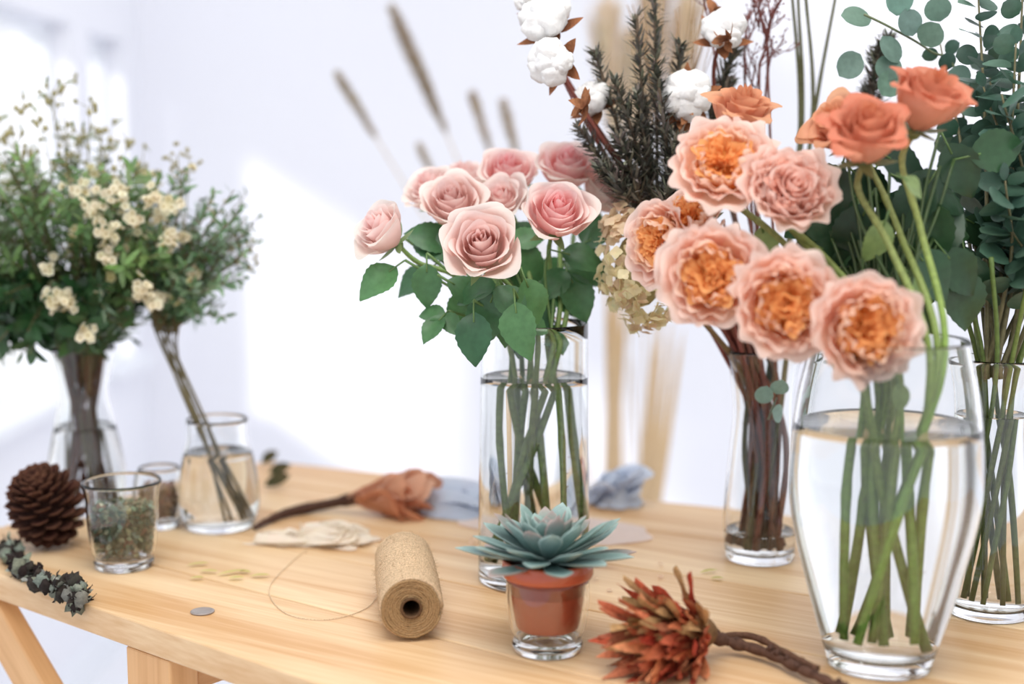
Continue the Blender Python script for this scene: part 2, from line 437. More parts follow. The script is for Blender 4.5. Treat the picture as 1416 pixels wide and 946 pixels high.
# ---- pink roses
bq=empty('pink_rose_bouquet'); st=MB(); lf=MB()
PI=C(248,202,198); PO=C(253,230,224); PE=C(255,242,236)
pk=[ # px,py,depth,rpx,facing,tone
 (530,320,1.24,45,(-0.6,0.5,0.6),0),
 (626,284,1.30,50,(-0.1,0.75,0.65),2),
 (666,342,1.20,60,(-0.05,0.88,0.45),2),
 (702,242,1.36,46,(0.0,0.65,0.75),1),
 (694,278,1.32,40,(-0.2,0.7,0.5),0),
 (769,297,1.25,54,(0.1,0.75,0.62),1),
 (784,234,1.36,47,(0.1,0.6,0.8),1),
 (838,264,1.38,47,(0.5,0.5,0.6),0),
 (598,264,1.37,42,(-0.4,0.5,0.7),0),
 (642,254,1.42,42,(-0.2,0.4,0.9),0)]
heads=[]
for i,(x,y,d,r,fc,tn) in enumerate(pk):
    mb=MB(); R=r/F*d; fdir=V((fc[0],-fc[1],fc[2]))
    ci,co=(PI,PO) if tn==0 else ((C(252,166,170),C(253,220,214)) if tn==1 else (C(226,178,172),C(248,222,214)))
    o,f_,M=rose(mb,S(x,y,d),fdir,R,ci,co,PE,23,0.75 if tn!=1 else 0.6,hf=1.4,rollk=.8,ruf=1.2)
    mb.obj('rose_bloom_%d'%(i+1),M_petal,bq)
    calyx(lf,o,f_,M,R,C(130,158,106)); heads.append((o,f_))
stemset(st,P_mid,heads,0.246,0.038,0.043,C(116,140,78),C(124,152,94),0.0025)
for (x,y,d,ex,ey,L) in [(690,385,1.22,660,470,78),(655,415,1.21,655,480,70),(720,370,1.22,735,410,64),(710,400,1.2,718,470,76),
    (560,360,1.25,525,385,64),(590,350,1.25,590,415,58),(605,380,1.24,640,400,60),(620,430,1.25,600,450,46),(780,365,1.3,800,410,66),(760,345,1.28,800,355,64),
    (640,340,1.3,600,330,64),(690,420,1.24,735,445,64),(560,330,1.3,600,340,60),(740,330,1.32,700,350,70),(610,360,1.3,570,390,60),(765,440,1.3,780,480,44),(800,340,1.36,820,330,56),(700,330,1.3,740,370,60),
    (640,400,1.28,690,450,70),(730,420,1.25,715,480,60),(670,370,1.28,640,430,66),(720,410,1.3,750,460,66),(760,390,1.3,745,440,60),(590,330,1.32,640,350,60),(780,350,1.34,790,420,80),(735,350,1.33,720,420,70)]:
    a=S(x,y,d); b=S(ex,ey,d+U(-.03,.01)); compound_leaf(lf,a,b-a,L/F*d*1.15,mix(G1,G2,R_()),None,1 if R_()<0.6 else 3)
    lf.tube(spline([P_mid+V((U(-.02,.02),U(-.02,.02),0.235)),P_mid.lerp(a,0.7)+V((0,0,0.07)),a],5),0.0014,GS,5)
st.obj('stems',M_stem,bq); lf.obj('leaves',M_leaf,bq)
# ---- peach garden roses
bq=empty('peach_rose_bouquet'); st=MB(); lf=MB(); heads=[]
CI=C(255,172,92); CM=C(255,202,146); CO=C(255,210,196); CE=C(255,228,218)
pc=[(1000,225,1.10,76,(-0.15,0.75,0.5),0),(1093,262,1.08,68,(0.1,0.8,0.4),1),(912,335,1.14,62,(-0.65,0.7,0.1),0),(985,382,1.06,78,(-0.3,0.9,0.1),0),
 (1087,420,1.02,80,(-0.05,0.95,0.05),0),(1199,455,1.00,82,(0.1,0.95,0.05),0),(955,300,1.14,54,(-0.4,0.6,0.5),0)]
for i,(x,y,d,r,fc,b_) in enumerate(pc):
    mb=MB(); R=r/F*d; fdir=V((fc[0],-fc[1],fc[2]))
    o,f_,M=cabbage(mb,S(x,y,d),fdir,R,CI if not b_ else C(255,196,174),CM if not b_ else CO,CO,CE,bool(b_))
    mb.obj('garden_rose_bloom_%d'%(i+1),M_petal,bq); calyx(lf,o,f_,M,R,C(115,132,86)); heads.append((o,f_))
cr=[(1200,188,1.05,60,(-0.05,0.6,0.75)),(1282,142,1.08,58,(0.2,0.45,0.85)),(1162,175,1.12,46,(-0.6,0.5,0.6)),(1025,160,1.16,48,(0.1,0.4,0.9))]
for i,(x,y,d,r,fc) in enumerate(cr):
    mb=MB(); R=r/F*d
    o,f_,M=rose(mb,S(x,y,d),V((fc[0],-fc[1],fc[2])),R,C(222,146,106),C(236,184,158),(C(214,118,90) if i<2 else C(226,170,128)),24,.8,hf=1.6,ruf=2.4,rollk=1.2)
    mb.obj('coral_rose_bloom_%d'%(i+1),M_petal,bq); calyx(lf,o,f_,M,R,C(120,124,78)); heads.append((o,f_))
stemset(st,P_rf,heads,0.250,0.046,0.034,C(116,158,74),C(130,120,76),0.0030,True,0.018)
LL=[(1240,520,1.02,1245,550,40),(1210,260,1.12,1180,330,90),(1270,250,1.12,1290,340,95),(1300,230,1.12,1250,300,80),(1180,300,1.14,1140,370,80),(1250,330,1.10,1310,400,90),
   (1290,330,1.12,1340,390,80),(1230,290,1.08,1215,330,60),(1250,370,1.08,1262,385,36),(1160,270,1.15,1110,310,70),(1300,180,1.14,1330,240,80),(1215,340,1.15,1160,400,80),
   (1240,240,1.05,1262,255,40),(1050,300,1.12,1060,340,50),(1170,210,1.14,1150,280,80),(1310,300,1.14,1300,400,90),(1140,500,1.05,1170,510,40),(1290,400,1.14,1260,450,80),(1040,330,1.16,1000,350,70),(1110,330,1.13,1150,350,70),
   (1230,240,1.13,1300,270,90),(1200,240,1.15,1240,330,95),(1260,300,1.13,1220,390,95),(1330,330,1.15,1350,420,80),(1180,350,1.14,1210,420,80),(1150,330,1.13,1180,400,70),(1195,200,1.14,1270,240,90),(1280,330,1.16,1260,420,90)]
for k in range(22):
    x=U(1130,1330); y=U(220,370); a_=U(0,2*pi); LL.append((x,y,U(1.13,1.2),x+60*math.cos(a_),y+30+60*math.sin(a_),U(65,90)))
for (x,y,d,ex,ey,L) in LL:
    a=S(x,y,d); b=S(ex,ey,d); dk=mix(C(34,62,42),C(54,88,56),R_()) if L>60 else C(130,156,96)
    compound_leaf(lf,a,b-a,L/F*d*1.15,hsvj(dk,0.15),V((U(-.4,.4),-0.8,U(.1,.6))),1)
    if L>60: lf.tube(spline([P_rf+V((U(-.03,.03),U(-.03,.03),0.25)),P_rf.lerp(a,0.6)+V((0,0,0.10)),a],5),0.0014,C(70,94,52),5)
st.obj('stems',M_stem,bq); lf.obj('leaves',M_leaf,bq)
# ---- eucalyptus
bq=empty('eucalyptus_bouquet'); st=MB(); lf=MB()
def euca(top,bot,n,r,col,col2=None,bend=None,start=0.3):
    mid=bot.lerp(top,0.5)+(bend or V((0,0,0)))
    path=spline([bot,mid,top],14); st.tube(path,lambda t:0.002*(1.2-0.8*t),C(110,105,75),6)
    m=len(path)
    for k in range(n):
        t=start+(1-start)*(k+0.5)/n; i=min(m-2,int(t*(m-1))); p=path[i].lerp(path[i+1],t*(m-1)-i)
        ax=(path[i+1]-path[i]).normalized(); s1=Matrix.Rotation(k*1.4+U(-.4,.4),3,ax)@ax.orthogonal().normalized()
        rr=r*(1.1-0.35*t)*U(.85,1.1)
        for sg in((1,-1)):
            d=(s1*sg+ax*U(.1,.6)).normalized(); nn=(ax+rnd()*0.9)
            lf.leaf(p+d*0.003,d,nn,rr*2,rr*0.95,hsvj(col,0.2),hsvj(col2 or col,0.15),0.95,0.5,U(-.1,.2),0.1,8,5)
    lf.leaf(top,(path[-1]-path[-2]),rnd(),r,r*0.4,col,None,1,.6,0,0,5,3)
ED=C(58,90,74); EL=C(120,150,136)
for (tx,ty,td,n_,r) in [(1352,-20,1.25,13,.0135),(1405,60,1.18,10,.015),(1300,60,1.32,7,.011),(1385,130,1.16,9,.016),(1330,180,1.3,8,.015),
    (1430,180,1.22,10,.016),(1390,250,1.14,7,.016),(1440,0,1.3,12,.014),(1345,250,1.26,8,.016),(1450,320,1.2,7,.016),(1415,-30,1.24,14,.013),(1370,60,1.32,12,.015),(1400,320,1.14,5,.015),(1360,330,1.22,5,.015),(1400,200,1.28,9,.015),(1360,120,1.2,9,.014)]:
    b=P_rb+V((U(-.014,.014),U(-.014,.014),0.21))
    euca(S(tx,ty,td),b,n_+2,r,ED,mix(ED,EL,0.35),V((U(-.01,.03),0,0.02)),0.3)
path=spline([S(1345,330,1.3),S(1325,110,1.3),S(1285,70,1.3),S(1235,40,1.28),S(1195,20,1.27)],7)
st.tube(path,0.0012,C(110,120,90),5)
for (x,y,dx,dz) in [(1205,28,-1,.2),(1240,22,.1,1),(1275,62,.2,.3),(1230,75,-.1,-1),(1190,75,-.6,-.6),(1240,100,-.5,-.8),(1255,120,.4,-.8),(1300,30,-.3,1),(1310,100,.7,-.4),(1220,50,.6,-.9),(1262,50,-.3,1)]:
    lf.leaf(S(x,y,1.28),V((dx,-.2,dz)),V((0.3,-1,0.2))+rnd()*0.6,U(.022,.030),0.0125,hsvj(mix(ED,EL,.6),.15),None,1,.5,0.1,0.1,8,5)
for k in range(9):
    a=2*pi*k/9; rr=U(.012,.024); b=P_rb+V((math.cos(a)*rr,math.sin(a)*rr,.014)); t=P_rb+V((math.cos(a+2.2)*.018,math.sin(a+2.2)*.018,.226)); st.tube(spline([b,b.lerp(t,.5)+rnd()*.003,t,t+V((math.cos(a+2)*.03,math.sin(a+2)*.03,0.09))],6),0.0021,hsvj(C(104,124,68),.2),7)
st.obj('stems',M_stem,bq); lf.obj('leaves',M_leaf,bq)
# ---- dried bunch : cotton, needle spikes, hydrangea, twigs, reeds
bq=empty('dried_flower_bouquet'); st=MB(); ct=MB(); nd=MB(); hy=MB(); eg=MB()
for (x,y) in [(1052,558),(1074,545),(1082,575)]:
    eg.leaf(S(x,y,1.3),V((U(-1,1),-.2,U(-.5,.5))),V((0,-1,.3)),0.02,0.009,C(140,175,165),None,1,.5,.1,.1,7,5)
eg.tube(spline([P_dr+V((.01,-.01,.16)),S(1062,580,1.305),S(1074,550,1.3)],5),.0008,C(120,140,120),5)
eg.obj('eucalyptus_sprig',M_leaf,bq)
BR_=C(104,68,52)
def dstem(top,r=0.0018,col=None,mid=None,col2=None):
    b=P_dr+V((U(-.020,.020),U(-.020,.020),0.014)); n_=P_dr+V((U(-.017,.017),U(-.017,.017),0.16))
    q=[b,n_]+([mid] if mid else [n_.lerp(top,0.5)+V((0,0,0.02))])+[top]
    path=spline(q,9); st.tube(path,lambda t:r*(1.25-0.6*t),col or BR_,6,0.08,col2); return path
def cotton(p,R,face):
    M=frame(face,U(0,6))
    for k in range(5):
        a=2*pi*k/5; c=p+M@V((math.cos(a)*R*.46,math.sin(a)*R*.46,R*U(0,.2))); ct.ball(c,R*U(.52,.62),C(248,246,244),20,14,(1,1,1),0.3)
        for j in range(5): ct.ball(c+rnd()*R*.38,R*U(.18,.28),C(250,248,246),10,8,(1,1,1),.3)
    ct.ball(p+M@V((0,0,R*.35)),R*.5,C(250,248,246),18,12,(1,1,1),0.3)
    for k in range(5):
        a=2*pi*(k+.5)/5; d=M@V((math.cos(a),math.sin(a),-0.15))
        nd.leaf(p-M@V((0,0,R*.65)),d,M@V((0,0,1)),R*1.3,R*.30,C(116,72,50),C(160,106,72),.8,.8,-.45,.2,6,3)
for (x,y,d,r,fc,(mx,my)) in [(755,25,1.30,36,(-.4,.6,.5),(800,150)),(762,86,1.28,32,(-.5,.7,-.1),(805,150)),(818,138,1.33,26,(-.3,.6,.4),(840,220)),(950,132,1.30,34,(-.1,.9,.2),(960,220)),(1000,42,1.33,30,(0,.7,.5),(990,150)),(935,205,1.3,20,(-.5,.7,.2),(960,260)),(878,272,1.36,22,(-.3,.8,0),(900,300)),(730,0,1.33,18,(-.6,.3,.6),(790,120))]:
    p=S(x,y,d); cotton(p,r/F*d,V((fc[0],-fc[1],fc[2]))); dstem(p,0.0026,C(122,66,56),S(mx,my,d+.03))
for (x,y,d) in [(808,148,1.27),(1005,55,1.3),(990,20,1.35),(945,160,1.3)]:
    for k in range(8): nd.leaf(S(x,y,d),rnd(),rnd(),0.018,0.005,C(116,72,50),C(160,110,76),.8,.8,.4,.2,5,3)
def spike(bot,top,L,col,n_):
    path=spline([bot,bot.lerp(top,.5)+V((0,0,.004)),top],12); st.tube(path,0.0016,C(100,84,68),5); m=len(path)
    for k in range(n_):
        t=k/n_; i=min(m-2,int(t*(m-1))); p=path[i].lerp(path[i+1],t*(m-1)-i); ax=(path[i+1]-path[i]).normalized()
        o_=(rnd()); o_=(o_-ax*o_.dot(ax)).normalized()
        nd.leaf(p,(o_+ax*U(.2,1.0)),ax,L*U(.7,1.3)*(1-.4*t),0.0017,hsvj(mix(col,C(150,146,132),R_()*.8),.25),None,.8,.6,U(-.4,.4),.1,3,3)
DK=C(78,80,72)
for (bx,by,tx,ty,d) in [(900,300,880,20,1.32),(910,290,905,-20,1.34),(885,290,822,70,1.33),(870,290,800,175,1.31),(900,270,850,110,1.30),(930,270,905,80,1.29),(920,290,935,190,1.28),(960,260,1010,110,1.36),(885,280,855,190,1.29),(930,250,940,60,1.33),(970,200,1020,60,1.37),(905,285,880,130,1.3),(915,290,960,210,1.27),(1200,200,1215,60,1.35),(1190,180,1228,50,1.36),(870,280,830,230,1.28)]:
    spike(S(bx,by,d),S(tx,ty,d),0.022,DK,240)
for (x,y,d) in [(900,300,1.32),(870,295,1.31),(925,290,1.3),(960,270,1.34),(905,310,1.33),(1000,250,1.35)]: dstem(S(x,y,d),0.0022,C(94,70,58))
def twig(p,d,L,r,dep,col):
    q=p+d*L; m_=p.lerp(q,.5)+rnd()*L*.08; st.tube(spline([p,m_,q],4),lambda t:r*(1-.4*t),col,5)
    if dep>0:
        for k in range(3):
            b=p.lerp(q,U(.3,1)); twig(b,(d+rnd()*.65).normalized(),L*.55,r*.65,dep-1,col)
    else: st.ball(q,r*2.6,col,5,4)
for (x,y,tx,ty) in [(1040,180,1045,90),(1055,170,1062,70),(1030,110,1035,20),(1050,90,1068,10),(985,60,975,-20),(1062,100,1040,-10)]:
    a=S(x,y,1.38); b=S(tx,ty,1.38); twig(a,(b-a).normalized(),(b-a).length,0.0015,3,C(112,60,54)); dstem(a,0.0018,C(110,66,56))
for (x,y,bx) in [(1093,-40,1105),(1112,-40,1120),(1103,-20,1108),(1160,-30,1120)]:
    p=dstem(S(x,y,1.42),0.0025,C(88,88,60),S(bx,200,1.42))
for k in range(26):
    a=S(U(860,1000),U(-20,60),1.42); st.tube([S(930,260,1.40),a.lerp(S(930,260,1.4),.4)+rnd()*.01,a],0.0006,C(140,110,75),4)
Hc=S(885,372,1.28)
for k in range(420):
    d=rnd(); 
    if d.y>0.5: continue
    p=Hc+V((d.x*.037,d.y*.034,d.z*.056))*U(.78,1.1)+V((0.22*d.z*-.037,0,0))
    c=mix(C(250,244,212),C(240,230,192),R_()) if R_()<.8 else C(230,208,180)
    if d.z>.5: c=mix(c,C(224,190,164),.5)
    M=frame(d+rnd()*.9,U(0,6))
    for j in range(4):
        a=pi/2*j; hy.leaf(p,M@V((math.cos(a),math.sin(a),.25)),M@V((0,0,1)),0.0066,0.0032,hsvj(c,.05),hsvj(c,.06),1,.55,.15,.2,4,3)
dstem(Hc,0.003,C(120,96,66)); hy.ball(Hc,0.024,C(200,192,150),10,8,(1,1,1.5))
for k in range(9): dstem(S(U(880,1010),U(270,330),U(1.3,1.38)),U(.0018,.003),hsvj(C(118,72,58),.25))
st.obj('stems',M_stem,bq); nd.obj('needle_foliage',M_dry,bq); ct.obj('cotton_bolls',M_cotton,bq); hy.obj('dried_hydrangea',M_petal,bq)
# ---- left bunches
def sprig(st,lf,path,n_,L,W,col,start=.35):
    st.tube(path,lambda t:0.0013*(1.2-.8*t),C(106,96,66),5); m=len(path)
    for k in range(n_):
        t=start+(1-start)*k/n_; i=min(m-2,int(t*(m-1))); p=path[i].lerp(path[i+1],t*(m-1)-i); ax=(path[i+1]-path[i]).normalized()
        o_=rnd(); o_=(o_-ax*o_.dot(ax)).normalized()
        lf.leaf(p,(o_+ax*U(.2,.9)),ax+rnd()*.5,L*U(.7,1.2),W,hsvj(col,.25),None,.9,.7,U(-.1,.3),.15,4,3)
def waxfl(fl,c,R,n_,cc):
    for k in range(n_):
        p=c+rnd()*R*U(.2,1); M=frame(rnd()+V((0,-.8,.5)),U(0,6)); k2=hsvj(cc,.05)
        for j in range(5):
            a=2*pi*j/5; fl.leaf(p,M@V((math.cos(a),math.sin(a),.25)),M@V((0,0,1)),0.0058,0.0026,k2,None,1.1,.55,0,.15,4,3)
        fl.ball(p,0.0014,C(190,170,100),6,4)
bq=empty('waxflower_bouquet'); st=MB(); lf=MB(); fl=MB()
GL=C(112,142,82); GD=C(56,90,54); WX=C(246,238,214)
def hubpath(P,h,nr,top,full,up=.03):
    n_=P+V((U(-nr,nr),U(-nr,nr),h)); n2=n_+V(((top.x-n_.x)*.18,(top.y-n_.y)*.2,.045))
    if full:
        b=P+V((U(-.024,.024),U(-.024,.024),0.012)); return spline([b,n_,n2,n2.lerp(top,.5)+V((0,0,up)),top],7)
    return spline([n_,n2,n2.lerp(top,.5)+V((0,0,up)),top],8)
for k in range(230):
    a=U(0,2*pi); r=U(.25,1)**.6*U(.9,1.15)
    x=78+200*r*math.cos(a); y=355-(152 if math.sin(a)>0 else 128)*r*math.sin(a)+U(-20,20)
    if y>492: continue
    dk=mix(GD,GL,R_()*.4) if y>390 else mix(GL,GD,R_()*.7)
    tp=S(x,y,1.52+U(-.11,.13))
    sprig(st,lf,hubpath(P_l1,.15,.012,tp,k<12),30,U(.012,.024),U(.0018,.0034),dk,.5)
for k in range(60):
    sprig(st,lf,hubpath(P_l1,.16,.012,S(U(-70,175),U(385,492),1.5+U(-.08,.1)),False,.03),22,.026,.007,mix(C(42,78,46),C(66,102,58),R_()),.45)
for (x,y,r,n_) in [(92,418,26,30),(120,460,16,14),(198,398,22,26),(150,320,20,20),(145,356,14,10),(165,268,22,16),(215,275,16,12),(105,262,22,16),(75,412,16,12),(235,330,16,12),(60,370,12,5),(240,285,14,9),(185,300,16,12),(210,420,12,8),(130,290,18,12)]:
    waxfl(fl,S(x,y,1.42),r/F*1.42,n_,WX)
for k in range(80): waxfl(fl,S(U(70,270),U(235,440),U(1.42,1.55)),.012,2,mix(WX,C(200,196,146),R_()))
for (x,y) in [(85,120),(58,172),(125,150),(30,148),(175,195),(12,190),(70,135),(150,200),(0,230),(110,190),(40,215),(-20,180),(195,235),(140,175),(20,250),(90,220),(160,240),(-10,270)]:
    p=S(x,y,U(1.48,1.62)); pa=hubpath(P_l1,.14,.012,p,False); st.tube(pa,lambda t:.0012*(1.2-.8*t),C(130,124,86),4)
    for j in range(9):
        q=pa[-1-int(U(0,11))]; e=q+(rnd()*.8+V((0,0,.6)))*.020; st.tube([q,e],.0005,C(136,132,92),4)
        fl.ball(e,.0024,C(180,174,126),6,5,(1,1,1.3)); 
        lf.leaf(e,rnd(),rnd(),.012,.0016,C(130,140,94))
    for j in range(4): fl.ball(p+rnd()*.006,.003,C(196,188,142),6,5,(1,1,1.3),.2)
for k in range(14): 
    a=2*pi*k/14; st.tube(spline([P_l1+V((math.cos(a)*.022,math.sin(a)*.022,.012)),P_l1+V((math.cos(a+2)*.015,math.sin(a+2)*.015,.135)),P_l1+V((math.cos(a+2)*.03,math.sin(a+2)*.03,.22))],6),.002,hsvj(C(92,56,40),.25),6)
st.obj('stems',M_stem,bq); lf.obj('leaves',M_leaf,bq); fl.obj('blossoms',M_petal,bq)
bq=empty('greenery_bunch'); st=MB(); lf=MB(); fl=MB()
for k in range(85):
    x=U(195,368); y=U(225,450)
    if (x-280)**2/90**2+(y-337)**2/120**2>1: continue
    nk_=P_l2+V((-.014+U(-.008,.006),U(-.01,.01),.112)); b=P_l2+V((.018+U(-.01,.012),U(-.015,.015),.012))
    tp=S(x,y,1.5+U(-.08,.10)); hub=S(232+U(-22,14),455+U(-30,10),1.5)
    if k>9: pa=spline([hub,hub.lerp(tp,.5)+V((0,0,.01)),tp],8)
    else: pa=spline([b,nk_,hub,hub.lerp(tp,.5)+V((0,0,.01)),tp],8)
    sprig(st,lf,pa,26,.014,.0022,mix(C(116,146,108),GD,R_()*.7),.2 if k>9 else .6)
for (x,y) in [(245,215),(262,225),(235,232),(335,340),(345,360),(300,290)]:
    p=S(x,y,1.52); st.tube(spline([S(250,420,1.5),S(255,330,1.5),p],6),.0008,C(130,124,90),4)
    for j in range(10): fl.ball(p+rnd()*.013,.0022,C(190,182,140),6,5)
for (x,y,r) in [(225,300,14),(250,330,12),(270,380,10),(215,410,14),(230,345,12)]: waxfl(fl,S(x,y,1.46),r/F*1.46,9,WX)
st.obj('stems',M_stem,bq); lf.obj('leaves',M_leaf,bq); fl.obj('blossoms',M_petal,bq)
# ---- pampas behind the table (on the floor)
Pp=V((S(868,600,2.25).x,2.25,0)); 
mb=lathe(resamp([(0.07,0.0),(0.10,0.04),(0.12,0.18),(0.09,0.32),(0.05,0.40),(0.06,0.44)])+[(0.052,0.44),(0.045,0.40),(0.08,0.30),(0.0001,0.28)]); o=mb.obj('ceramic_floor_vase',M_white); o.location=Pp
bq=empty('pampas_grass_bunch'); st=MB(); pl=MB()
def plume(top,L,wd,col,den=1):
    b=Pp+V((U(-.03,.03),U(-.03,.03),.30)); n_=Pp+V((U(-.03,.03),U(-.03,.03),.44))
    path=spline([b,n_,n_.lerp(top,.55)+V((0,0,.03)),top],14); st.tube(path,.0018,C(214,198,176),5); m=len(path)
    tot=(top-n_).length; fr=min(.9,L/tot)
    for k in range(int(480*L/.15*den)):
        t=1-fr*R_()*.75; i=min(m-2,int(t*(m-1))); p=path[i].lerp(path[i+1],t*(m-1)-i); ax=(path[i+1]-path[i]).normalized()
        u=(1-t)/(fr*.75); o_=rnd(); pl.leaf(p,(o_*.55+ax),o_,wd*2.4*(.4+.6*math.sin(pi*min(1,u*.8+.15))),.0011,hsvj(col,.15),None,1,.6,.15,0,3,3)
for (x,y,L,w,c) in [(548,25,.22,.018,C(160,143,122)),(472,112,.12,.013,C(170,155,132)),(656,140,.10,.013,C(176,158,134)),(698,150,.10,.013,C(176,158,134)),(583,208,.07,.011,C(180,165,142)),
   (842,50,.20,.045,C(220,202,176)),(905,-10,.24,.045,C(212,190,162)),(950,30,.24,.04,C(216,196,168)),(880,90,.18,.045,C(222,204,178))]:
    plume(S(x,y,2.2),L,w,c,.8)
for k in range(4):
    x=U(838,870); y=U(340,430); tp=S(x,y,2.2); n_=Pp+V((-.03+U(-.02,.02),U(-.03,.03),.42)); 
    pl.leaf(n_,(tp-n_),V((0,-1,0))+rnd()*.4,(tp-n_).length,.008,C(210,186,152),C(204,178,142),.7,.6,.02,.2,10,3)
for (x,y) in [(930,440),(945,455),(915,430),(905,470),(850,340)]: 
    tp=S(x,y,2.2); n_=Pp+V(((x-880)*.0004,-.01,.42)); pl.leaf(n_,(tp-n_),V((0,-1,0)),(tp-n_).length,.008,C(214,190,156),C(200,172,134),.6,.5,.0,.2,10,3)
st.obj('stems',M_stem,bq); pl.obj('plumes',M_dry,bq)
# ---------------------------------------------------------------- succulent
Ps=Tb(757,899)
vase('glass_candle_holder',Ps,[(0.026,0.001),(0.029,0.006),(0.0275,0.012),(0.031,0.022),(0.0335,0.04),(0.0335,0.062)],None,0.0022,0.012)
pr=resamp([(0.023,0.0),(0.026,0.004),(0.0295,0.025),(0.031,0.043)])+[(0.0362,0.0435),(0.0372,0.046),(0.0368,0.056),(0.0355,0.0575),(0.034,0.056),(0.031,0.030),(0.0001,0.030)]
pr=[(0.0001,0)]+pr
pr=[(r if z>0.0434 else min(r,0.0298),z) for r,z in pr]
sp=empty('potted_succulent')
o=lathe(pr).obj('terracotta_pot',M_terra,sp); o.location=Ps+V((0,0,0.0195))
mb=lathe([(0.0325,0.0),(0.02,0.003),(0.0001,0.004)]); o=mb.obj('soil',M_soil,sp); o.location=Ps+V((0,0,0.0195+0.050))
mb=MB(); c0=Ps+V((0,0,0.0735))
Nl=58
for i in range(Nl):
    f=i/(Nl-1); a=i*2.39996+U(-.12,.12); el=math.radians(84-88*f**0.8+U(-6,6)); L=0.018+0.054*f**.75*U(.88,1.08)
    d=V((math.cos(a)*math.cos(el),math.sin(a)*math.cos(el),math.sin(el))); nn=V((-math.cos(a)*math.sin(el),-math.sin(a)*math.sin(el),math.cos(el)))
    c=mix(C(136,164,158),C(84,112,110),f); 
    mb.fat(c0+V((math.cos(a),math.sin(a),0))*0.006*f+V((0,0,0.010*(1-f))),d,nn,L,0.0052+0.0082*f**.6,0.0022,hsvj(c,.1),C(166,188,182) if R_()<.7 else C(180,156,150),1.3,.75,U(.05,.25)-0.06*f)
mb.obj('rosette',M_succ,sp)
# ---------------------------------------------------------------- twine spool
tw=empty('twine_spool'); r0=0.0265
A=Tb(569,842,r0+.002); B=Tb(558,772,r0+.002); ax=(B-A).normalized(); Ls=(B-A).length; x_=ax.cross(V((0,0,1))).normalized(); z_=x_.cross(ax)
mb=MB(); turns=36
tc=C(200,174,140); tc2=C(158,128,92)
for lay in range(3):
    N_=turns*24; sl=(0.004,0.016,-0.014)[lay]; rr0=r0-0.0008*(2-lay); pts=[]
    for k in range(N_+1):
        a=2*pi*k/24; u=0.0015+(Ls-0.003)*k/N_; bul=1+0.03*math.sin(pi*k/N_)
        uu=min(Ls,max(0,u+sl*math.sin(a)*math.sin(pi*k/N_)))
        pts.append(A+ax*uu+(x_*math.cos(a)+z_*math.sin(a))*(rr0*bul+U(-.0003,.0003)-0.001))
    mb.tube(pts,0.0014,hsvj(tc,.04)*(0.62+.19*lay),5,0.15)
for e,off in((0,0.0),(1,Ls)):
    pts=[]
    for k in range(22*9):
        a=2*pi*k/22; r=0.0088+(r0-0.0105)*k/(22*9); pts.append(A+ax*(off+(0.0008 if e==0 else -0.0008)+0.004*(1-r/r0)*(1 if e==0 else -1))+(x_*math.cos(a)+z_*math.sin(a))*r+rnd()*.0003)
    mb.tube(pts,0.0013,tc2,5,0.15)
for k in range(500):
    a=U(0,2*pi); p=A+ax*U(0,Ls)+(x_*math.cos(a)+z_*math.sin(a))*(r0+.0002); d=(x_*math.cos(a)+z_*math.sin(a))*.6+rnd(); mb.tube([p,p+d*.003],.00012,tc,3)
mb.obj('wound_twine',M_twine,tw)
mb=MB(); rows=[];seg=24
for (u,r) in((0.001,0.0092),(0,0.0086),(0.0,0.0072),(0.004,0.0070),(Ls*.98,0.0070),(Ls,0.0086)):
    rows.append([A+ax*u+(x_*math.cos(2*pi*k/seg)+z_*math.sin(2*pi*k/seg))*r for k in range(seg)])
mb.grid(rows,[[C(100,74,52)]*seg]*6,True)
mb.ball(A+ax*(Ls*.5),.0069,C(60,44,32),12,8); mb.obj('cardboard_core',M_dry,tw)
mb=MB()
thr=spline([Tb(528,815,.002),Tb(505,842,.001),Tb(450,857,.001),Tb(395,848,.001),Tb(372,815,.001),Tb(400,780,.001),Tb(425,760,.001)],10)
mb.tube(thr,0.00038,C(214,190,158),5); 
mb.obj('loose_string',M_twine,tw)
# ---------------------------------------------------------------- protea
pt=empty('dried_protea'); mb=MB()
hb=Tb(966,876,0.024); ht_=Tb(852,896,0.030); ax=(ht_-hb).normalized()
M=frame(ax,0)
for i in range(170):
    f=i/169; a=i*2.39996; op=math.radians(5+40*f**1.2+U(-9,9)); 
    rad=M@V((math.cos(a),math.sin(a),0))
    d=ax*math.cos(op)+rad*math.sin(op)
    L=0.070*(1-0.42*f)*U(.8,1.15)
    base=hb+ax*(0.012*(1-f)+0.002)+rad*(0.004+0.009*f)
    if base.z+d.z*L<TZ+0.004: d.z=(TZ+0.005-base.z)/L; d.normalize()
    c=random.choice([C(172,60,44),C(190,80,56),C(150,52,44),C(214,126,86),C(132,70,52),C(182,70,52)])
    if rad.z>.3 and R_()<.5: c=C(168,134,90)
    mb.leaf(base,d,rad,L,0.0054,hsvj(c,.15),mix(c,C(224,176,128),.45*R_()),1.15,.75,U(-.4,.25),.4,8,3,0,.4)
for i in range(190):
    a=U(0,2*pi); rad=M@V((math.cos(a),math.sin(a),0)); d=ax+rad*U(0,.45); mb.leaf(hb+ax*.01,d,rad,U(.040,.064),.0010,hsvj(C(170,142,94),.25),None,1,.6,U(-.15,.15),0,3,3)
for i in range(60):
    a=i*2.39996; f=i/59; rad=M@V((math.cos(a),math.sin(a),0)); mb.leaf(hb-ax*(.020*f-.004),rad*.6+ax*.8,rad,.014,.0042,hsvj(C(150,112,78),.2),C(112,82,58),1,.6,0,.3,4,3)
mb.ball(hb,0.013,C(120,90,62),12,8,(1,1,1.3),.1,M)
for v_ in mb.v:
    if v_.z<TZ+.001: v_.z=TZ+.001
mb.obj('flower_head',M_dry,pt)
